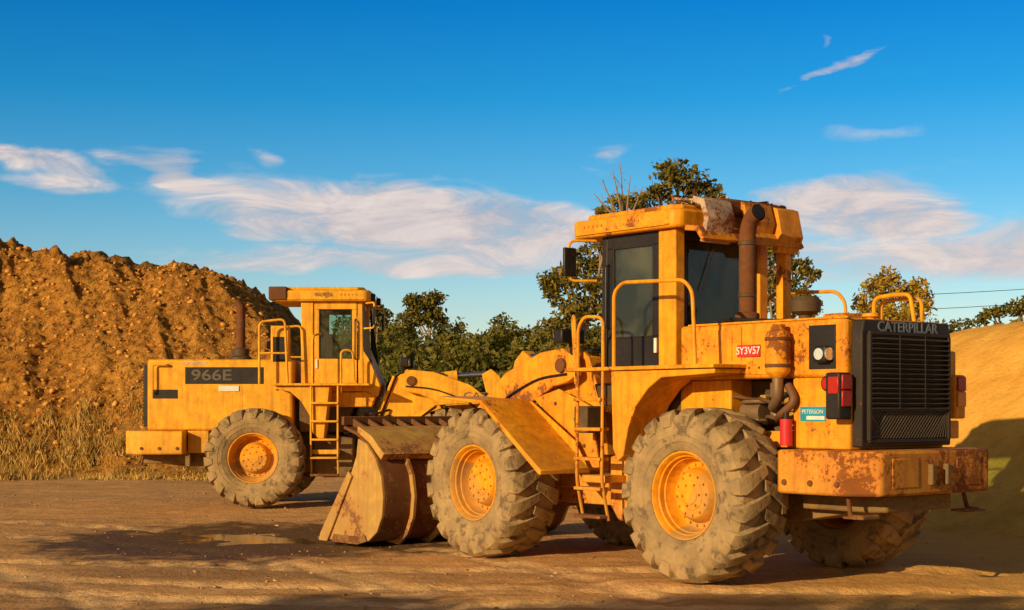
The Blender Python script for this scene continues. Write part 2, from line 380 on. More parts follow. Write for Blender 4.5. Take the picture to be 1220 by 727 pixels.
            tube('handrail',[(1.5,s*1.15,2.0),(1.5,s*1.15,2.75),(1.7,s*1.1,2.75),(1.72,s*1.0,2.2)],.02,YM,R,.1)
            box('valve_block',1.75,2.05,min(s*.3,s*.7),max(s*.3,s*.7),1.25,1.65,DK,R,.02)
            for k in range(4): tube('side_hose',[(1.7,s*.6,1.3+.1*k),(2.0,s*.75,1.25+.12*k),(2.3,s*.5,1.4+.1*k)],.022,BK,R,.15,8)
    # ---------------- cab
    cx0,cx1=(.86,2.0) if A else (.80,1.85); cw=.70; zf=2.17; zt=3.63
    box('cab_floor',cx0,cx1,-cw,cw,2.0,zf,YM,R)
    CF=BK if A else YM
    for s in (-1,1):
        box('rear_post',cx0-.06,cx0+(.20 if A else .16),s*(cw-.04)-.07,s*(cw-.04)+.07,zf,zt,YM,R,.015)
        prism('front_post',[(cx1-.09,zf),(cx1+.0,zf),(cx1-.02,zt),(cx1-.11,zt)],s*(cw-.05)-.04,s*(cw-.05)+.05,CF,R)
        x0=cx0+(.205 if A else .165); x1=cx1-.115; yo=s*(cw-.015)
        zb=2.50 if A else 2.62
        box('door_lower',x0,x1,yo-.02,yo+.02,zf,zb,CF,R,.012)
        box('door_frame_top',x0,x1,yo-.02,yo+.02,zt-.14,zt,CF,R,.01)
        for (a,b) in ((x0,x0+.10),(x1-.10,x1)): box('door_frame_side',a,b,yo-.02,yo+.02,zb,zt-.14,CF,R,.01)
        box('door_window',x0+.10,x1-.10,yo-.004,yo+.004,zb,zt-.14,GL,R,0)
        box('window_seal',x0+.09,x0+.108,yo-.024,yo+.024,zb,zt-.14,BK,R,.003); box('window_seal',x1-.108,x1-.09,yo-.024,yo+.024,zb,zt-.14,BK,R,.003)
        box('window_seal',x0+.09,x1-.09,yo-.024,yo+.024,zb-.008,zb+.01,BK,R,.003); box('window_seal',x0+.09,x1-.09,yo-.024,yo+.024,zt-.15,zt-.132,BK,R,.003)
        box('door_handle',x0+.03,x0+.07,yo+s*.03-.012,yo+s*.03+.012,zb-.18,zb-.02,PLW,R,.005)
        tube('door_grab',[(x1-.03,yo,2.6),(x1-.03,yo+s*.07,2.62),(x1-.03,yo+s*.07,3.3),(x1-.03,yo,3.32)],.013,BK,R,.03,8)
        tube('mirror_bracket',[(cx1+.05,s*.72,3.6),(cx1+.22,s*.98,3.6),(cx1+.22,s*.98,3.15),(cx1+.02,s*.74,3.15)],.016,YM,R,.08,8)
        box('mirror',cx1+.19,cx1+.23,s*.98-.09,s*.98+.09,3.2,3.52,BK,R,.015)
    yin=cw-.115
    box('rear_frame_low',cx0-.02,cx0+.02,-yin,yin,zf,2.62,CF,R); box('rear_frame_top',cx0-.02,cx0+.02,-yin,yin,zt-.1,zt,CF,R)
    for s in (-1,1): box('rear_frame_side',cx0-.022,cx0+.022,min(s*yin,s*(yin-.07)),max(s*yin,s*(yin-.07)),2.62,zt-.1,BK,R)
    box('rear_window',cx0-.004,cx0+.004,-yin+.07,yin-.07,2.62,zt-.1,GL,R,0)
    tube('wiper',[(cx0-.03,.1,zt-.14),(cx0-.04,.3,3.0)],.008,BK,R,0,6)
    box('front_panel',cx1-.06,cx1-.02,-yin,yin,zf,2.42,YM,R); box('front_top',cx1-.10,cx1-.06,-yin,yin,zt-.1,zt,CF,R)
    mk('windscreen',[(cx1-.03,-yin,2.42),(cx1-.03,yin,2.42),(cx1-.08,yin,zt-.1),(cx1-.08,-yin,zt-.1)],[(0,1,2,3)],GL,R)
    if not A:
        prism('cab_nose',[(cx1-.1,1.85),(cx1+.25,1.95),(cx1+.3,2.15),(cx1-.02,2.9),(cx1-.02,2.0)],-.68,.68,Y2,R,'y',.02)
        for s in (-1,1): prism('nose_window',[(cx1+.0,2.75),(cx1+.16,2.5),(cx1+.02,3.55),(cx1-.01,3.58)],s*.69-.01,s*.69+.01,BK,R,'y',.003)
        prism('cab_skirt',[(cx0+.1,2.05),(cx0+.2,1.75),(cx1+.15,1.75),(cx1+.22,1.95),(cx1,2.05)],-.7,.7,Y2,R,'y',.02)
    else:
        prism('cab_skirt',[(1.2,2.0),(1.35,1.75),(2.0,1.75),(2.1,2.0)],-.72,.72,DK,R,'y',.02)
    box('seat_base',cx0+.25,cx0+.70,-.25,.25,2.35,2.55,SEAT,R,.05); prism('seat_back',[(cx0+.22,2.55),(cx0+.14,3.1),(cx0+.24,3.15),(cx0+.34,2.57)],-.24,.24,SEAT,R,'y',.03)
    box('head_rest',cx0+.12,cx0+.22,-.13,.13,3.16,3.34,SEAT,R,.03)
    box('dash',cx1-.3,cx1-.1,-.4,.4,2.3,2.62,SEAT,R,.03); tube('steering_column',[(cx1-.2,0,2.6),(cx1-.36,0,2.85)],.03,BK,R,0)
    rr=.2;c0=Vector((cx1-.38,0,2.88)); ax=Vector((-.54,0,.84)); u=Vector((0,1,0)); w=ax.cross(u)
    ring=[c0+(u*math.cos(a)+w*math.sin(a))*rr for a in [2*math.pi*k/24 for k in range(25)]]
    V,F=tube_geo(ring,.015,8); mk('steering_wheel',V,F,BK,R)
    box('monitor',cx0+.3,cx0+.42,.3,.5,2.9,3.1,BK,R,.02)
    # roof
    rx0,rx1=(.68,2.38) if A else (.22,1.98)
    def rp(x0,x1,w,c): return [(x0,w-c),(x0+c,w),(x1-c,w),(x1,w-c),(x1,-w+c),(x1-c,-w),(x0+c,-w),(x0,-w+c)]
    prism('roof',rp(rx0,rx1,.83,.08),zt+.002,zt+.20,YM,R,'z',.03)
    prism('roof_top',rp(rx0+.1,rx1-.12,.74,.1),zt+.198,zt+.26,YX,R,'z',.02)
    for s in (-1,1):
        for x in (rx1+.01,):
            box('roof_lamp_body',x-.02,x+.06,s*.55-.09,s*.55+.09,zt+.02,zt+.15,BK,R,.02); box('roof_lamp_lens',x+.06,x+.07,s*.55-.075,s*.55+.075,zt+.035,zt+.135,LENS,R,.004)
        box('roof_gutter',rx0+.12,rx1-.12,s*.835-.006,s*.835+.012,zt+.03,zt+.05,YX,R,.003)
        for k in range(5): cyl('marker_bolt',(rx1-.25-k*.07,s*.83,zt+.12),(rx1-.25-k*.07,s*.845,zt+.12),.014,ORG,R,10)
    if A:
        box('air_con_unit',.56,.98,-.78,.30,zt+.18,zt+.34,RU,R,.03)
        prism('torn_cover',[(.50,3.46),(.43,3.72),(.50,3.92),(.66,3.97),(.66,3.9),(.55,3.86),(.50,3.7),(.56,3.48)],.20,.62,WH,R,'y',.01)
        prism('torn_cover',[(.50,3.60),(.46,3.74),(.52,3.94),(.80,3.99),(.80,3.93),(.57,3.88),(.52,3.74),(.56,3.62)],-.46,-.02,YW,R,'y',.01)
        prism('torn_cover_flap',[(.48,3.42),(.40,3.6),(.47,3.9),(.55,3.93),(.52,3.7),(.54,3.44)],-.86,-.50,YW,R,'y',.01)
        for k in range(16):
            y=random.uniform(-.85,.45);x=random.uniform(.5,1.2); z=zt+.25
            V,F=tube_geo([(x,y,z),(x+random.uniform(-.2,.2),y+random.uniform(-.2,.2),z+.08+random.random()*.08),(x+random.uniform(-.3,.3),y+random.uniform(-.3,.3),z+random.uniform(0,.1))],[.012,.016,.008],6); mk('roof_debris',V,F,random.choice((RU,WH,YR)),R)
        box('right_rops_post',.52,.66,-.80,-.70,2.58,3.6,Y1,R,.012)
        prism('rear_sunshade',[(.42,3.50),(.50,3.63),(.70,3.66),(.70,3.60),(.54,3.58),(.46,3.48)],-.9,.7,YW,R,'y',.008)
        ex=(.36,.10)
        V,F=tube_geo(fillet([(ex[0],ex[1],2.5),(ex[0],ex[1],3.60),(ex[0]-.08,ex[1]+.02,3.74),(ex[0]-.22,ex[1]+.06,3.78)],.12,6),.088,24,False); mk('exhaust_stack',V,F,RU,R,recalc=False)
        V,F=tube_geo([(ex[0]-.215,ex[1]+.06,3.78),(ex[0]-.14,ex[1]+.05,3.765)],.074,24,True); mk('exhaust_mouth',V,F,BK,R)
        lathe_z('exhaust_base',(ex[0],ex[1],2.585),[(.19,0),(.19,.03),(.13,.05),(.13,.14),(.09,.16)],RU,R)
        for z in (2.9,3.45): lathe_z('exhaust_clamp',(ex[0],ex[1],z),[(.089,0),(.1,.005),(.1,.04),(.089,.045)],DK,R)
        lathe_z('pre_cleaner',(-.05,-.35,2.585),[(.07,0),(.07,.12),(.16,.16),(.17,.27),(.13,.32),(0,.34)],DK,R)
        lathe_z('radiator_cap',(-1.1,-.1,2.585),[(.05,0),(.05,.04),(.09,.05),(.09,.08),(0,.09)],Y1,R)
        tube('top_rail',[(-.75,-.6,2.58),(-.75,-.6,2.86),(-.95,-.6,2.88),(-1.2,-.6,2.88),(-1.25,-.6,2.58)],.022,Y1,R,.08)
        tube('top_rail',[(-.75,-.72,2.58),(-.75,-.72,2.84),(-1.25,-.72,2.84),(-1.25,-.72,2.58)],.02,Y1,R,.08)
        box('hood_box',-.5,-.2,-.72,-.45,2.585,2.72,YR,R,.02)
        box('hood_lip',xr+.02,.6,.70,.752,2.575,2.597,Y1,R,.006)
        tube('hood_hose',[(.5,.5,2.6),(.2,.52,2.65),(-.1,.55,2.62),(-.5,.5,2.6)],.02,BK,R,.2,8)
    else:
        box('roof_box',rx0-.04,rx0+.28,-.86,-.5,zt+.02,zt+.26,RU,R,.02)
        V,F=tube_geo([(-.42,-.25,2.5),(-.42,-.25,3.35),(-.42,-.25,3.58),(-.50,-.25,3.68)],[.085,.085,.075,.075],20); mk('exhaust_stack',V,F,RU,R)
        lathe_z('exhaust_base',(-.42,-.25,2.60),[(.2,0),(.2,.05),(.15,.08),(.15,.2),(.09,.22)],DK,R)
        lathe_z('pre_cleaner',(.1,.3,2.60),[(.06,0),(.06,.2),(.14,.24),(.14,.36),(0,.4)],DK,R)
        box('rear_column',.20,.52,-.74,-.46,2.16,3.2,Y2,R,.02)
        box('rear_column_vent',.24,.48,-.748,-.738,2.5,3.0,BK,R,.003)
        text('roof_lettering','HU4J56',.10,(1.15,-.852,zt+.12),'R',TXG,R)
    # ---------------- articulation
    for z in (.72,1.22): prism('hitch_plate',[(1.5,.35),(1.9,.2),(2.3,.35),(2.3,-.35),(1.9,-.2),(1.5,-.35)],z-.05,z+.05,DK,R,'z')
    cyl('hitch_pin',(1.85,0,.6),(1.85,0,1.4),.09,RU,R)
    tube('drive_shaft',[(1.2,0,.82),(2.5,0,.82)],.06,DK,R,0)
    for s in (-1,1):
        cyl('steering_cylinder',(1.25,s*.34,.98),(2.0,s*.44,.98),.06,DK,R); cyl('steering_rod',(2.0,s*.44,.98),(2.4,s*.48,.98),.03,CHR,R)
        for k in range(3): tube('hydraulic_hose',[(1.4,s*(.15+.08*k),1.3),(1.75,s*(.2+.09*k),1.52+.05*k),(2.2,s*(.15+.08*k),1.35)],.02,BK,R,.2,8)
    # ---------------- front frame
    prism('front_frame',[(2.15,.62),(2.15,1.35),(3.0,1.5),(3.9,1.1),(4.05,.9),(4.0,.62)],-.40,.40,YX,R)
    for s in (-1,1):
        prism('loader_tower',[(2.12,.8),(2.16,1.6),(2.42,2.28),(2.62,2.44),(2.86,2.42),(2.98,2.2),(3.3,1.6),(3.9,1.15),(3.9,.8)],s*.44-.03,s*.44+.03,YX,R)
        prism('tower_flange',[(2.10,1.2),(2.14,1.62),(2.40,2.30),(2.36,2.32),(2.08,1.64),(2.04,1.2)],s*.42-.12,s*.42+.14,YX,R)
        arm=[(2.46,2.1),(2.50,2.32),(2.70,2.42),(3.1,2.38),(3.75,2.15),(4.45,1.62),(5.0,.95),(5.22,.50),(5.12,.34),(4.95,.38),(4.75,.75),(4.35,1.22),(3.75,1.62),(3.2,1.82),(2.85,1.98),(2.62,2.02)]
        prism('lift_arm',arm,s*.62-.05,s*.62+.05,YX,R,'y',.015)
        cyl('arm_pivot',(2.70,s*.38,2.22),(2.70,s*.71,2.22),.085,RU,R,bev=.01)
        cyl('arm_pin',(5.08,s*.5,.5),(5.08,s*.72,.5),.07,RU,R)
        cyl('lift_cylinder',(2.5,s*.56,1.05),(3.45,s*.56,1.35),.085,YM,R); cyl('lift_rod',(3.45,s*.56,1.35),(4.1,s*.56,1.55),.045,CHR,R)
        tube('arm_hose',[(2.6,s*.69,2.12),(3.1,s*.69,2.08),(3.7,s*.69,1.86),(4.3,s*.69,1.42)],.014,BK,R,.2,6)
        fo=[(2.10,1.00),(2.14,1.00),(3.18,1.78),(4.0,1.84),(4.0,1.87),(3.16,1.82),(2.10,1.05)]
        prism('front_fender',fo,s*.78,s*1.50,YM,R,'y',.008)
        prism('fender_side',[(2.12,1.04),(2.35,1.36),(3.1,1.80),(3.16,1.81),(3.16,1.74)],s*.775-.01,s*.775+.008,YM,R,'y',.004)
        if A:
            prism('fender_inner_panel',[(2.05,1.05),(2.2,1.75),(2.75,1.95),(3.2,1.84),(2.2,1.06)],s*.66-.015,s*.66+.015,YR,R,'y',.006)
            for (bx,bz) in ((2.3,1.3),(2.45,1.6),(2.8,1.78)): cyl('panel_bolt',(bx,s*.67,bz),(bx,s*.69,bz),.022,RU,R,8)
        tube('light_stalk',[(2.55,s*.62,2.3),(2.55,s*.66,2.48)],.03,BK,R,0)
        for dy in (-.1,.1):
            box('head_lamp',2.50,2.66,s*.66+dy-.08,s*.66+dy+.08,2.47,2.63,BK,R,.02); cyl('head_lamp_lens',(2.66,s*.66+dy,2.55),(2.67,s*.66+dy,2.55),.065,LENS,R)
    box('tower_cross',2.4,2.75,-.41,.41,1.9,2.15,YM,R)
    box('arm_cross_tube',4.05,4.35,-.57,.57,1.35,1.6,YM,R,.05)
    prism('bell_crank',[(3.95,2.35),(4.12,2.45),(4.28,2.32),(4.5,1.5),(4.72,.92),(4.6,.78),(4.42,.9),(4.15,1.5)],-.09,.09,YM,R,'y',.015)
    cyl('tilt_cylinder',(2.6,0,2.2),(3.5,0,2.32),.11,YM,R); cyl('tilt_rod',(3.5,0,2.32),(4.1,0,2.36),.055,CHR,R)
    box('bucket_link',4.6,5.15,-.06,.06,.78,.92,YM,R,.02)
    for k in range(4): tube('tower_hose',[(2.3,-.2+.12*k,1.7),(2.2,-.2+.12*k,2.2),(2.6,-.15+.1*k,2.42),(3.0,-.1+.06*k,2.4)],.018,BK,R,.15,8)
    if not A: text('arm_lettering','CAT',.17,(3.85,-.674,1.95),'R',TXG,R,1.3)
    # ---------------- bucket
    prof=[(6.44,.02),(5.60,.02),(5.38,.06),(5.20,.18),(5.09,.38),(5.06,.62),(5.11,.88),(5.24,1.10),(5.44,1.28),(5.72,1.42),(6.02,1.50)]
    inn=offset_poly(prof,-.04)
    if inn[4][0]<prof[4][0]: inn=offset_poly(prof,.04)
    W=1.5; BM=YB
    prism('bucket_shell',prof+inn[::-1],-W,W,RU,R,'y',.006)
    for s in (-1,1):
        sp=prof[:9]+[(5.62,1.34),(5.66,1.12),(5.78,.9)]
        prism('bucket_side_plate',sp,s*(W+.004),s*(W+.05),BM,R,'y',.008)
        prism('bucket_side_edge',[(6.50,.0),(6.46,.10),(5.80,.92),(5.72,.86),(6.3,.0)],s*(W+.052),s*(W+.085),BM,R,'y',.006)
        prism('bucket_wear_plate',[(6.2,.0),(5.60,.0),(5.40,.05),(5.44,.13),(5.62,.10),(6.15,.10)],s*(W+.052),s*(W+.08),RU,R,'y',.006)
    box('cutting_edge',6.30,6.62,-W-.03,W+.03,.004,.045,RU,R,.008)
    ribs=offset_poly(prof[1:9],.07)
    if ribs[3][0]>prof[4][0]: ribs=offset_poly(prof[1:9],-.07)
    ribs=[(5.60,.012)]+ribs[1:-1]+[(5.46,1.29)]
    for y in (-1.1,-.62,-.2,.2,.62,1.1): prism('bucket_rib',ribs+prof[1:9][::-1],y-.02,y+.02,YB,R,'y',.004)
    prism('bucket_top_beam',[(5.18,1.08),(5.12,1.16),(5.40,1.38),(5.70,1.50),(5.72,1.425),(5.45,1.29)],-W,W,YB,R,'y',.008)
    for k in range(13): 
        y=-1.38+k*.23
        prism('spill_rib',[(5.50,1.42),(5.99,1.60),(6.03,1.51),(5.72,1.43)],y-.02,y+.02,RU,R,'y',.004)
    box('spill_edge',5.96,6.02,-W-.04,W+.04,1.51,1.62,RU,R,.006)
    for s in (-1,1): prism('bucket_hinge',[(5.12,.30),(4.98,.36),(4.96,.6),(5.12,.72)],s*.62-.13,s*.62-.07,BM,R); prism('bucket_hinge',[(5.12,.30),(4.98,.36),(4.96,.6),(5.12,.72)],s*.62+.07,s*.62+.13,BM,R)
    return R
HA=math.atan2(.775,-.632)
loader('wheel_loader',(2.80,15.98,0),HA,'A')
loader('wheel_loader.001',(-4.50,27.95,0),0,'B')

# ---------------------------------------------------------------- noise for terrain
def vn(x,y,seed):
    xi=np.floor(x).astype(np.int64); yi=np.floor(y).astype(np.int64); fx=x-xi; fy=y-yi
    fx=fx*fx*(3-2*fx); fy=fy*fy*(3-2*fy)
    def h(a,b):
        n=(a*374761393+b*668265263+seed*1274126177)&0xffffffff
        n=((n^(n>>13))*1274126177)&0xffffffff; n=n^(n>>16)
        return (n&0xffff)/65535.
    a=h(xi,yi);b=h(xi+1,yi);c=h(xi,yi+1);d=h(xi+1,yi+1)
    return (a*(1-fx)+b*fx)*(1-fy)+(c*(1-fx)+d*fx)*fy
def fbm(x,y,seed,oct=5,g=.5):
    s=0;a=1;t=0
    for i in range(oct):
        s=s+a*vn(x*2**i+17.3*i,y*2**i-9.1*i,seed+i); t+=a; a*=g
    return s/t-.5
def grid_mesh(name,xs,ys,zf,mat,attr=None):
    X,Y=np.meshgrid(xs,ys); Z=zf(X,Y); nx,ny=len(xs),len(ys)
    co=np.stack([X,Y,Z],-1).reshape(-1,3).astype(np.float32)
    i=np.arange(nx*ny).reshape(ny,nx); q=np.stack([i[:-1,:-1],i[:-1,1:],i[1:,1:],i[1:,:-1]],-1).reshape(-1,4)
    me=bpy.data.meshes.new(name); me.vertices.add(len(co)); me.vertices.foreach_set('co',co.ravel())
    me.loops.add(q.size); me.loops.foreach_set('vertex_index',q.ravel().astype(np.int32))
    me.polygons.add(len(q)); me.polygons.foreach_set('loop_start',np.arange(0,q.size,4,dtype=np.int32))
    me.polygons.foreach_set('use_smooth',np.ones(len(q),bool)); me.update(calc_edges=True); me.materials.append(mat)
    if attr:
        a=me.attributes.new('track','FLOAT','POINT'); a.data.foreach_set('value',attr(X,Y).ravel().astype(np.float32))
    o=bpy.data.objects.new(name,me); COL.objects.link(o); return o
def ss(a,b,x):
    t=np.clip((x-a)/(b-a),0,1); return t*t*(3-2*t)
# ground
TR=[(-.2,.22),(1.5,.22),(2.6,.20),(4.3,.22)]
def tdist(X,Y,c): return (Y-12.2-c)-.028*(np.maximum(-X-1,0))**2+.06*X+.3*fbm(X*.3,Y*.3,31,2)
def tarc(X,Y,R0): return np.hypot(X+13,Y-9.5)-R0+.25*fbm(X*.4,Y*.4,33,2)
def tracks(X,Y):
    t=0*X
    for (c,w) in TR: t=np.maximum(t,np.exp(-(tdist(X,Y,c)/w)**4))
    for R0 in (8.2,10.2,13.0,15.0): t=np.maximum(t,.9*np.exp(-(tarc(X,Y,R0)/.24)**4))
    return t
def gz(X,Y):
    near=1-ss(45,80,np.hypot(X,Y-20))
    z=.10*fbm(X*.22,Y*.22,3,3)+.045*fbm(X*1.3,Y*1.3,9,4)+.020*fbm(X*4.5,Y*4.5,21,3,.6)
    t=tracks(X,Y); z=z-.04*t+.022*t*(np.sin(X*15+Y*6)>0)*(.4+.6*vn(X*2,Y*2,71))
    pool=np.exp(-(((X+3.7)/1.9)**2+((Y-20.8)/2.0)**2)); z=z*(1-.4*pool)-.055*pool
    return z*near-.025
fx=np.concatenate([-np.geomspace(3000,15.2,40),np.arange(-15,15,.075),np.geomspace(15.2,3000,40)])
fy=np.concatenate([-np.geomspace(3000,5.,24),np.arange(-4.5,9,.6),np.arange(9,28,.065),np.arange(28,46,.2),np.geomspace(46.5,3000,40)])
def ground_mat():
    m,nt,b=nmat('dirt_ground'); g=G(nt); o=g.obj()
    n1=g.noise(o,.35,3,.6); n2=g.noise(o,2.2,5,.68); n3=g.noise(o,14,3,.7)
    at=g.n('ShaderNodeAttribute',attribute_name='track').outputs['Fac']
    tr=g.noise(g.mapping(o,scale=(.35,2.6,1),rot=(0,0,.10)),1.4,4,.65)
    c=g.mix(g.ramp(n2,[(.3,0),(.7,1)]),(.58,.30,.105),(.80,.46,.185))
    tk=g.math('MULTIPLY',at,g.ramp(tr,[(.35,.35),(.6,1)]))
    c=g.mix(tk,c,(.92,.60,.28))
    c=g.mix(g.math('MULTIPLY',g.ramp(tr,[(.38,1),(.48,0)]),.55),c,(.32,.165,.065))
    c=g.mix(g.math('MULTIPLY',g.ramp(n1,[(.38,1),(.5,0)]),.35),c,(.38,.205,.085))
    sx=g.sep(o); sand=g.math('MULTIPLY_ADD',sx[0],.22,-.35,clamp=True)
    sand=g.math('MULTIPLY',sand,g.ramp(n1,[(.3,.7),(.5,1)]))
    c=g.mix(sand,c,g.mix(n2,(.70,.35,.06),(.88,.50,.11)))
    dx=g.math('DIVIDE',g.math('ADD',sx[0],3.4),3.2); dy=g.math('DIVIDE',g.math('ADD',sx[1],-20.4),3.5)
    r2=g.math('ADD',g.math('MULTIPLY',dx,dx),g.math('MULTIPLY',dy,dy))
    wet_dark=g.math('SUBTRACT',g.math('ADD',1.05,g.math('MULTIPLY',g.math('SUBTRACT',n2,.5),2.2)),r2)
    wet_dark=g.ramp(wet_dark,[(.0,0),(.5,1)])
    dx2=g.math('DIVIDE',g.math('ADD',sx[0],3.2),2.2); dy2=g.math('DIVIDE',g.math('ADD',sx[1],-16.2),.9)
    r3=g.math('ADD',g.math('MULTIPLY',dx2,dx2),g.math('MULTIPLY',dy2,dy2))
    dark2=g.ramp(g.math('SUBTRACT',g.math('ADD',.9,g.math('MULTIPLY',g.math('SUBTRACT',tr,.5),3.5)),r3),[(0,0),(.9,.5)])  # streaky darker zone nearer the viewer than the puddle, slightly less rough
    wet_dark=g.math('MAXIMUM',wet_dark,dark2)
    c=g.mix(wet_dark,c,g.mix(n3,(.07,.040,.020),(.18,.10,.045)))
    c=g.mix(g.math('MULTIPLY',g.ramp(n3,[(.53,0),(.70,1)]),.4),c,(.32,.175,.075))
    g.l(c,b.inputs['Base Color']); b.inputs['Specular IOR Level'].default_value=.18
    g.l(g.math('MULTIPLY_ADD',wet_dark,-.34,.95),b.inputs['Roughness'])
    g.l(g.bump(g.noise(o,11,4,.75),.6,.05),b.inputs['Normal']); return m
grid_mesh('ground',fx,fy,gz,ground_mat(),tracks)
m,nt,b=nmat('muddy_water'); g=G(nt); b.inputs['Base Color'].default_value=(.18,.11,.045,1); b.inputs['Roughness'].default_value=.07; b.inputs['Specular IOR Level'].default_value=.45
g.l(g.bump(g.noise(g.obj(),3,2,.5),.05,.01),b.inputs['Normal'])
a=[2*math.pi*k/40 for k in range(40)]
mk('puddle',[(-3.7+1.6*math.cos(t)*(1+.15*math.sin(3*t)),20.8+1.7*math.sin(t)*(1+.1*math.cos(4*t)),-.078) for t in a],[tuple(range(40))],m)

# sand pile
def sandz(X,Y):
    r=np.sqrt(((X-17)/13)**2+((Y-29.0)/14)**2); r=r+.07*fbm(X*.15,Y*.15,5,3)
    s=np.clip((1-r)/.40,0,1); s=s*s*(3-2*s); ap=np.clip((1.25-r)/.3,0,1)**2
    return 3.25*s+.25*fbm(X*.4,Y*.4,8,4)*ss(0,.2,s)+.06*fbm(X*3,Y*3,18,3)*ss(0,.1,s)-.16*(1-ap)+.08*ap+.05*fbm(X*2,Y*2,19,3)*ap
def sand_mat():
    m,nt,b=nmat('sand'); g=G(nt); o=g.obj(); n=g.noise(o,1.2,5,.65); f=g.noise(o,25,3,.7); st=g.noise(g.mapping(o,scale=(1,1,.25)),4,4,.65)
    c=g.mix(g.ramp(n,[(.3,0),(.7,1)]),(.66,.32,.05),(.86,.47,.09)); c=g.mix(g.math('MULTIPLY',g.ramp(f,[(.5,0),(.75,1)]),.4),c,(.44,.21,.05))
    c=g.mix(g.ramp(st,[(.52,0),(.72,.5)]),c,(.48,.23,.05))
    g.l(c,b.inputs['Base Color']); b.inputs['Roughness'].default_value=.95; b.inputs['Specular IOR Level'].default_value=.1
    g.l(g.bump(g.noise(o,9,4,.7),.7,.06),b.inputs['Normal']); return m
grid_mesh('sand_pile',np.arange(2,42,.12),np.arange(11,50,.12),sandz,sand_mat())

# dirt mound
rxp=[-60,-30,-22,-16,-12.1,-9.5,-8.2,-7.4,-6.2,-4.6,-3,10]; rzp=[6,7.4,7.2,7.0,6.7,6.1,5.3,4.5,3.0,1.0,-.5,-1]
def moundz(X,Y):
    wob=1.8*fbm(X*.2,Y*.05,40,3)+.8*fbm(X*.9,Y*.15,41,3)
    ridge=np.interp(X,rxp,rzp)
    t=(Y-39+wob*1.2)*.80
    back=(66-Y)*.8
    h=np.minimum(np.minimum(ridge,t),back)
    k=.35; a=np.exp(-ridge/k)+np.exp(-np.clip(t,-20,40)/k); h=np.minimum(-k*np.log(a),back)
    on=ss(-.3,.8,h)
    gul=np.abs(fbm(X*.7+.3*Y,Y*.14,50,4))*2.4
    rough=.55*fbm(X*.6,Y*.6,51,6,.62)+.38*np.maximum(fbm(X*2.2,Y*2.2,52,5,.65),0)+.34*np.maximum(fbm(X*6,Y*6,54,3,.65)-.02,0)
    top=ss(5.2,6.2,h)*1.3*np.maximum(fbm(X*.8,Y*.8,60,5,.62),0)
    return h+on*(rough-gul*.7+top)
def mound_mat():
    m,nt,b=nmat('clay_dirt'); g=G(nt); o=g.obj(); n=g.noise(o,.5,4,.65); f=g.noise(o,4,6,.75); q=g.noise(o,26,2,.7)
    c=g.mix(g.ramp(n,[(.3,0),(.7,1)]),(.46,.19,.030),(.72,.345,.065)); c=g.mix(g.ramp(f,[(.40,.9),(.55,0)]),c,(.16,.062,.013))
    c=g.mix(g.math('MULTIPLY',g.ramp(q,[(.52,0),(.68,1)]),.5),c,(.82,.46,.13))
    z=g.sep(o)[2]; gm=g.math('MULTIPLY',g.math('MULTIPLY_ADD',z,-.45,1.0,clamp=True),g.ramp(g.noise(o,1.1,3,.7),[(.45,0),(.6,.7)]))
    c=g.mix(gm,c,(.34,.20,.055))
    g.l(c,b.inputs['Base Color']); b.inputs['Roughness'].default_value=.95; b.inputs['Specular IOR Level'].default_value=.1
    g.l(g.bump(g.noise(g.mapping(o,loc=(3,1,2)),8,5,.78),1.,.18),b.inputs['Normal']); return m
grid_mesh('dirt_mound',np.concatenate([np.arange(-45,-19,.4),np.arange(-19,-2,.055)]),np.concatenate([np.arange(37,51,.055),np.arange(51,68,.4)]),moundz,mound_mat())

# ---------------------------------------------------------------- stones
def ico():
    bm=bmesh.new(); bmesh.ops.create_icosphere(bm,subdivisions=1,radius=1); bmesh.ops.triangulate(bm,faces=bm.faces); bm.verts.ensure_lookup_table(); v=np.array([x.co[:] for x in bm.verts]); f=np.array([[q.index for q in p.verts] for p in bm.faces]); bm.free(); return v,f
IV,IF=ico()
def tri_mesh(name,V,F,mat,smooth=False):
    k=F.shape[1]; me=bpy.data.meshes.new(name); me.vertices.add(len(V)); me.vertices.foreach_set('co',V.astype(np.float32).ravel())
    me.loops.add(F.size); me.loops.foreach_set('vertex_index',F.ravel().astype(np.int32)); me.polygons.add(len(F))
    me.polygons.foreach_set('loop_start',np.arange(0,F.size,k,dtype=np.int32)); me.update(calc_edges=True); me.materials.append(mat)
    o=bpy.data.objects.new(name,me); COL.objects.link(o); return o
def rocks(name,P,s,mat):
    n=len(P); V=IV[None]*(1+.5*rng.uniform(-1,1,(n,len(IV),1))); V=V*np.stack([rng.uniform(.7,1.3,n),rng.uniform(.7,1.3,n),rng.uniform(.5,.9,n)],-1)[:,None]*s[:,None,None]
    a=rng.uniform(0,6.28,n); c,si=np.cos(a)[:,None],np.sin(a)[:,None]
    V=np.stack([V[...,0]*c-V[...,1]*si,V[...,0]*si+V[...,1]*c,V[...,2]],-1)+P[:,None]
    F=IF[None]+(np.arange(n)*len(IV))[:,None,None]
    return tri_mesh(name,V.reshape(-1,3),F.reshape(-1,3),mat)
m,nt,b=nmat('gravel_stone'); g=G(nt); gr=g.n('ShaderNodeNewGeometry').outputs['Random Per Island']
g.l(g.ramp(gr,[(0,(.22,.12,.05)),(.7,(.42,.24,.10)),(1,(.56,.36,.18))]),b.inputs['Base Color']); b.inputs['Roughness'].default_value=.9; GRV=m
n=9000; x=rng.uniform(-13,11,n); y=10.5+rng.random(n)**1.4*26; cl_=vn(x*.7,y*.7,5)>.45; x=x[cl_]; y=y[cl_]; n=len(x); s=.005+.018*rng.random(n)**7; s=s*(1+.012*y)
z=gz(x,y); rocks('gravel',np.stack([x,y,z+s*.02],-1),s,GRV)
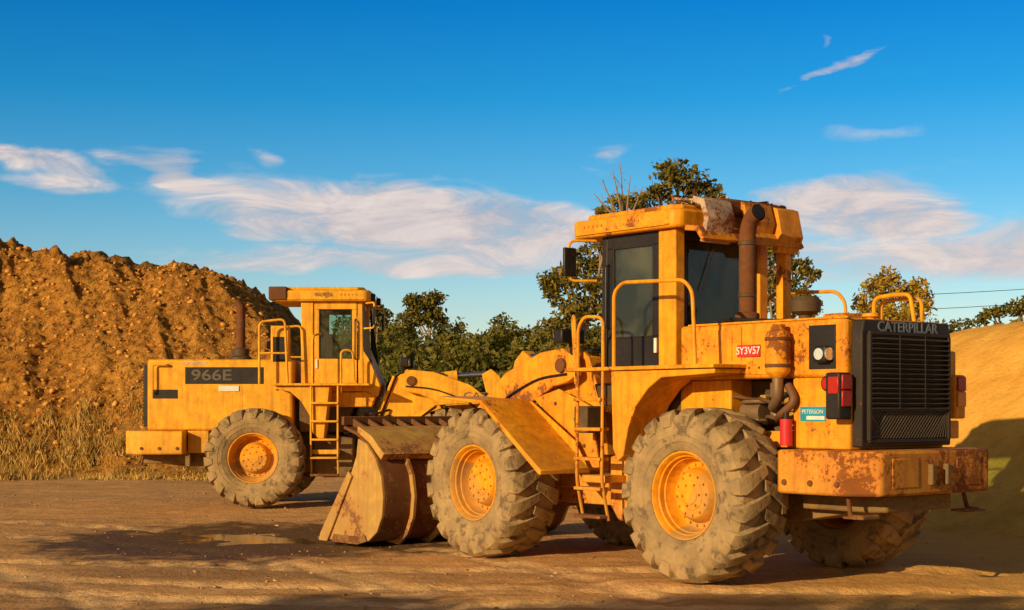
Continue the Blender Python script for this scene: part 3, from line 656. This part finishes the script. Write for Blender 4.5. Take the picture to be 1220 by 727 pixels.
m,nt,b=nmat('clay_clods'); g=G(nt); gr=g.n('ShaderNodeNewGeometry').outputs['Random Per Island']
g.l(g.ramp(gr,[(0,(.36,.15,.025)),(.7,(.58,.27,.055)),(1,(.68,.35,.08))]),b.inputs['Base Color']); b.inputs['Roughness'].default_value=.95
n=12000; x=rng.uniform(-19,-5,n); y=rng.uniform(38,50,n); s=.018+.10*rng.random(n)**12; z=moundz(x,y); k=z>0.3
rocks('clay_clods',np.stack([x,y,z+s*.1],-1)[k],s[k],m)
# ---------------------------------------------------------------- dry grass
def grass(name,P,h,mat):
    n=len(P); a=rng.uniform(0,6.28,n); w=rng.uniform(.008,.02,n)*1.3; lean=rng.uniform(-.6,.6,(n,2))*h[:,None]
    d=np.stack([np.cos(a)*w,np.sin(a)*w,np.zeros(n)],-1)
    top=P+np.concatenate([lean,h[:,None]],-1); V=np.stack([P-d,P+d,top],1); F=np.arange(3*n).reshape(n,3)
    return tri_mesh(name,V.reshape(-1,3),F,mat)
m,nt,b=nmat('dry_grass'); g=G(nt); gr=g.n('ShaderNodeNewGeometry').outputs['Random Per Island']
g.l(g.ramp(gr,[(0,(.18,.12,.025)),(.4,(.42,.26,.06)),(1,(.66,.42,.13))]),b.inputs['Base Color']); b.inputs['Roughness'].default_value=.9; GRS=m
cl=[(rng.uniform(-17,-6.3),rng.uniform(37.3,41.4)) for _ in range(170)]
P=[];H=[]
for (cx,cy) in cl:
    kk=int(rng.integers(40,160)); sp=rng.uniform(.10,.30); q=rng.normal(0,sp,(kk,2))+[cx,cy]; P.append(q); big=1.0 if cx<-10.5 else .55; H.append(rng.uniform(.08,.36,kk)*rng.uniform(.5,1.4)*big)
P=np.concatenate(P);H=np.concatenate(H); zz=np.maximum(moundz(P[:,0],P[:,1]),gz(P[:,0],P[:,1]))
grass('dry_grass',np.concatenate([P,zz[:,None]-.03],1),H,GRS)

# ---------------------------------------------------------------- trees
def leafmat(name,c0,c1,c2):
    m,nt,b=nmat(name); g=G(nt); gr=g.n('ShaderNodeNewGeometry').outputs['Random Per Island']; n=g.noise(g.obj(),.9,1,.6)
    f=g.math('ADD',g.math('MULTIPLY',gr,.5),g.math('MULTIPLY',n,.5))
    c=g.ramp(f,[(.2,c0),(.5,c1),(.8,c2)]); out=nt.nodes['Material Output']
    b.inputs['Roughness'].default_value=.6; g.l(c,b.inputs['Base Color'])
    t=g.n('ShaderNodeBsdfTranslucent'); g.l(c,t.inputs[0]); mx=g.n('ShaderNodeMixShader'); mx.inputs[0].default_value=.3
    g.l(b.outputs[0],mx.inputs[1]); g.l(t.outputs[0],mx.inputs[2]); g.l(mx.outputs[0],out.inputs[0]); return m
LG=leafmat('gum_leaves',(.08,.08,.012),(.18,.155,.022),(.32,.23,.034))
LO=leafmat('golden_leaves',(.18,.13,.012),(.40,.28,.028),(.56,.37,.045))
LF=leafmat('forest_leaves',(.06,.07,.010),(.15,.14,.018),(.27,.20,.028))
BARK=simple('bark',(.28,.20,.13),.9)
def leaves(clumps,dens,size):
    Ps=[]
    for (c,r) in clumps:
        c=np.array(c);r=np.array(r); n=max(30,int(dens*(r[0]*r[1]*r[2])**(.667)))
        d=rng.normal(size=(n,3)); d/=np.linalg.norm(d,axis=1)[:,None]; rad=rng.random(n)**.45
        sub=rng.normal(size=(max(6,n//60),3)); sub/=np.linalg.norm(sub,axis=1)[:,None]; sub*= rng.uniform(.35,1.0,(len(sub),1))
        pick=sub[rng.integers(0,len(sub),n)]; pts=pick+rng.normal(0,.17,(n,3))
        mixm=rng.random(n)<.3; pts[mixm]=(d*rad[:,None])[mixm]
        Ps.append(c+pts*r)
    P=np.concatenate(Ps); n=len(P)
    u=rng.normal(size=(n,3)); u/=np.linalg.norm(u,axis=1)[:,None]; w=rng.normal(size=(n,3)); w-=u*(u*w).sum(1)[:,None]; w/=np.linalg.norm(w,axis=1)[:,None]
    s=size*rng.uniform(.6,1.4,n)[:,None]
    V=np.stack([P-u*s,P+w*s*.45,P+u*s,P-w*s*.45],1).reshape(-1,3); return V,np.arange(4*n).reshape(n,4)
def tree(name,base,th,clumps,lm,dens=420,size=.13,tr=.22):
    R=empty(name,base); b=Vector(base)
    L=[(tuple(Vector(c)-b),r) for c,r in clumps]
    V,F=leaves(L,dens,size); o=tri_mesh('crown',V,F,lm); o.parent=R
    parts=[]; top=Vector((random.uniform(-.3,.3),random.uniform(-.3,.3),th))
    tp=[Vector((0,0,-.3)),Vector((random.uniform(-.15,.15),0,th*.35)),top*.7+Vector((random.uniform(-.2,.2),0,0)),top]
    parts.append(tube_geo(tp,[tr,tr*.8,tr*.6,tr*.35],8))
    for c,r in L:
        c=Vector(c); st=tp[1].lerp(top,random.uniform(.3,1.0)); mid=st.lerp(c,.5)+Vector((random.uniform(-.3,.3),random.uniform(-.2,.2),-.25))
        parts.append(tube_geo([st,mid,c],[tr*.38,tr*.25,.03],6))
        for k in range(5):
            e=c+Vector((random.uniform(-1,1)*r[0],random.uniform(-1,1)*r[1],random.uniform(-.3,1)*r[2]))*.9
            parts.append(tube_geo([mid.lerp(c,random.uniform(.4,1)),c.lerp(e,.5),e],[.035,.025,.01],5))
    V,F=merge(parts); mk('trunk_and_limbs',V,F,BARK,R); return R
def C(*a): return [((x,y,z),(r,r*.8,h)) for (x,y,z,r,h) in a]
tree('gum_tree',(5.9,60,0),8.6,C((6.59,60,10.75,1.2,.6),(5.8,59.5,10.1,.85,.4),(7.5,60.3,10.4,.75,.5),(4.4,60,9.75,.95,.32),(5.2,60.4,9.95,.7,.35),(3.6,60,9.45,.6,.28),(6.3,60,11.25,.7,.32),(6.9,60,9.6,1.1,.5),(7.9,60,9.9,.5,.4),(8.4,60,8.9,.9,.5)),LG,900,.12)
tree('gum_tree.001',(2.3,55,0),5.2,C((2.1,55,6.3,1.0,.7),(2.8,55.4,7.0,.85,.6),(1.45,55,6.1,.55,.45),(2.4,55,5.2,1.1,.6),(1.7,55,4.6,.9,.5),(3.0,55,5.9,.8,.7),(3.3,54.6,7.6,.6,.5),(2.2,55,3.8,1.2,.6)),LG,1000,.12)
tree('gum_tree.002',(10.3,58,0),5.8,C((10.2,58,7.75,.95,.5),(10.9,58.3,7.0,.75,.5),(9.7,58,6.9,.8,.8),(11.35,58,6.75,.4,.3),(10.4,58,6.25,1.1,.4),(9.4,58,8.2,.6,.4),(10.8,58,5.6,1.2,.5)),LG,1000,.12)
tree('acacia_tree',(15.1,60,0),4.6,C((14.5,60,6.5,.9,.6),(15.5,60,6.25,.95,.6),(14.1,60,5.8,.8,.6),(16.1,60,5.8,.6,.5),(14.8,60,6.95,.5,.35),(15.1,60,5.4,1.6,.6),(15.9,60,6.6,.4,.4)),LO,1100,.10)
tree('gum_tree.003',(-6.2,110,0),7.4,C((-7.1,110,9.5,.9,.6),(-5.7,110,9.6,.9,.7),(-6.4,110,9.1,1.2,.5),(-6.9,110,8.3,1.2,.8),(-5.5,110,8.4,1.0,.8)),LG,800,.17)
tree('gum_tree.004',(-9.6,105,0),6.8,C((-9.6,105,8.7,.8,.6),(-9.2,105,8.0,.9,.7),(-10.1,105,8.1,.8,.6)),LG,800,.17)
tree('gum_tree.005',(27,80,0),5.2,C((25.4,80,6.8,.8,.35),(26.6,80,7.0,1.0,.5),(28,80,7.2,1.1,.6),(24.6,80,6.4,.5,.3)),LF,900,.14)
# trees standing behind the viewpoint; their low-sun shadows reach the yard
for i,(tx,ty,hh) in enumerate(((-13.9,-3.0,6.5),(-11.4,-2.4,6.25),(-9.0,-3.1,6.65),(-6.9,-3.4,6.6),(-16.6,-2.4,6.2),(-4.6,-3.6,6.8))):
    tree('gum_tree.%03d'%(6+i),(tx,ty,0),hh-.8,C((tx,ty,hh,.9,.3),(tx-1.0,ty,hh-.35,.9,.35),(tx+1.0,ty+.3,hh-.25,.9,.35),(tx+.3,ty,hh-1.0,1.5,.5)),LG,700,.12)
R=empty('dead_tree',(4.3,58,0)); parts=[tube_geo([(0,0,-.3),(.1,0,5),(0,0,8.5)],[.2,.14,.09],8)]
for (dx,dz) in ((-.9,10.4),(-.5,10.8),(.2,10.6),(-1.2,9.9),(.7,10.2),(-.2,11.0)):
    m1=Vector((dx*.4,random.uniform(-.3,.3),8.5+(dz-8.5)*.4)); e=Vector((dx,random.uniform(-.4,.4),dz)); parts.append(tube_geo([(0,0,8.0),m1,e],[.06,.04,.012],5))
    for k in range(3):
        q=m1.lerp(e,random.uniform(.3,.9)); parts.append(tube_geo([q,q+Vector((random.uniform(-.4,.4),0,random.uniform(.1,.5)))],[.022,.008],4))
V,F=merge(parts); mk('dead_branches',V,F,BARK,R)
def hillz(X,Y): return np.minimum(-.8+(Y-72)/65*6.6,5.9)+1.0*fbm(X*.05,Y*.05,90,3)-ss(280,330,Y)*8
cl=[]
for i in range(400):
    x=rng.uniform(-24,60); y=rng.uniform(76,142)
    hill=float(hillz(np.array(x),np.array(y)))
    t=rng.uniform(2.0,3.8); r=rng.uniform(1.2,2.3); cl.append(((x,y,hill+t*.7),(r,r,t*.5)))
    cl.append(((x+rng.uniform(-1,1),y-.7,hill+t*.3),(r*.9,r*.9,t*.4)))
V,F=leaves(cl,230,.22); tri_mesh('forest',V,F,LF)
m,nt,b=nmat('hill_grass'); g=G(nt); g.l(g.mix(g.noise(g.obj(),.3,4,.7),(.06,.06,.014),(.15,.11,.03)),b.inputs['Base Color']); b.inputs['Roughness'].default_value=.95
grid_mesh('hill',np.arange(-90,200,2.),np.arange(70,330,2.),hillz,m)

R=empty('power_line',(0,0,0)); 
for dz in (0,-.75):
    pts=[(18+k*2.5,78,7.4+dz+.002*(k*2.5-4)**2+.12*k) for k in range(17)]
    V,F=tube_geo(pts,.016,5); mk('wire',V,F,BK,R)
cyl('pole',(58,78,-.5),(58,78,12.5),.16,BARK,R); box('crossarm',57.9,58.1,77,79,11.6,11.75,BARK,R)
cyl('pole',(18,78,-.5),(18,78,7.6),.14,BARK,R)

# ---------------------------------------------------------------- sky + sun
EL=math.radians(16.); sd=Vector((-.68,-.73,0)).normalized()*math.cos(EL)+Vector((0,0,math.sin(EL)))
w=bpy.data.worlds.new('World'); S.world=w; w.use_nodes=True; nt=w.node_tree; g=G(nt); bg=nt.nodes['Background']
sky=g.n('ShaderNodeTexSky',sky_type='NISHITA'); sky.sun_disc=False; sky.sun_elevation=EL; sky.sun_rotation=math.atan2(sd.x,sd.y)%(2*math.pi)
sky.air_density=1.0; sky.dust_density=.6; sky.ozone_density=2.5
tc=g.n('ShaderNodeTexCoord').outputs['Generated']; xyz=g.sep(tc)
az=g.math('ARCTAN2',xyz[0],xyz[1]); el=g.math('ARCSINE',xyz[2])
tint=g.ramp(el,[(0,(1,.80,.72)),(.06,(.62,.68,.71)),(.14,(.22,.54,.69)),(.20,(.05,.45,.68)),(.26,(.012,.36,.67)),(.45,(.05,.20,.32)),(.8,(.22,.19,.17))])
tint=g.mix(1.,tint,(1.9,1.9,1.9),'MULTIPLY')
# the sunward half of the sky is warm and hazy at this hour
warm=g.ramp(g.math('MULTIPLY_ADD',xyz[1],-1,0,clamp=True),[(0,0),(.35,1)])
tint=g.mix(warm,tint,(1.0,.70,.42))
skyc=g.mix(1.,sky.outputs[0],tint,'MULTIPLY')
cv=g.n('ShaderNodeCombineXYZ'); g.l(g.math('MULTIPLY',az,9),cv.inputs[0]); g.l(g.math('MULTIPLY',el,30),cv.inputs[1])
cn=g.noise(cv.outputs[0],1.5,6,.66,.8)
wn=g.n('ShaderNodeTexNoise'); g.l(cv.outputs[0],wn.inputs['Vector']); wn.inputs['Scale'].default_value=1.1; wn.inputs['Detail'].default_value=3
wc=g.sep(wn.outputs['Color'])
az2=g.math('ADD',az,g.math('MULTIPLY_ADD',wc[0],.16,-.08)); el2=g.math('ADD',el,g.math('MULTIPLY_ADD',wc[1],.045,-.0225))
tot=None
for (a0,e0,ra,re,ro,st) in ((-.06,.122,.20,.028,-.12,1.15),(-.21,.145,.06,.012,-.25,.9),(-.315,.152,.07,.014,-.1,1.),(.225,.130,.08,.028,.0,1.05),(.30,.098,.17,.026,0,1.),
    (.213,.216,.045,.0060,.28,.75),(.195,.230,.012,.004,.7,.4),(.078,.160,.035,.005,0,.5),(-.05,.10,.22,.012,0,.8),(.24,.18,.05,.005,.1,.25),(-.17,.163,.02,.005,0,.45),
    (.9,.15,.5,.05,0,.9),(-1.1,.14,.5,.05,0,.9),(2.4,.15,.8,.05,0,.8)):
    dx=g.math('SUBTRACT',az2,a0); dy=g.math('SUBTRACT',el2,e0); c,s_=math.cos(ro),math.sin(ro)
    u=g.math('DIVIDE',g.math('ADD',g.math('MULTIPLY',dx,c),g.math('MULTIPLY',dy,s_)),ra)
    v=g.math('DIVIDE',g.math('SUBTRACT',g.math('MULTIPLY',dy,c),g.math('MULTIPLY',dx,s_)),re)
    q=g.math('SUBTRACT',1.,g.math('ADD',g.math('MULTIPLY',u,u),g.math('MULTIPLY',v,v)))
    q=g.math('MULTIPLY',g.math('MAXIMUM',q,0.),st)
    tot=q if tot is None else g.math('MAXIMUM',tot,q)
dens=g.math('ADD',g.math('MULTIPLY',tot,.36),cn)
dens=g.ramp(dens,[(.50,0),(.86,1)])
dens=g.math('MULTIPLY',dens,g.math('MULTIPLY',tot,2.0,clamp=True))
cc=g.mix(g.ramp(cn,[(.35,0),(.65,1)]),(4.8,4.5,5.0),(8.0,7.0,6.6))
g.l(g.mix(dens,skyc,cc),bg.inputs[0]); bg.inputs['Strength'].default_value=.1
L=bpy.data.lights.new('sun','SUN'); L.energy=5.; L.angle=math.radians(.5); L.color=(1,.73,.38)
lo=bpy.data.objects.new('sun',L); COL.objects.link(lo); lo.rotation_euler=sd.to_track_quat('Z','Y').to_euler(); lo.location=(-20,-20,20)

cam=bpy.data.cameras.new('camera'); co=bpy.data.objects.new('camera',cam); COL.objects.link(co)
co.location=(0,0,1.72); co.rotation_euler=(math.pi/2,0,0); cam.lens=53.7; cam.sensor_width=36; cam.shift_y=.1013; cam.clip_end=6000; cam.clip_start=.1
S.camera=co
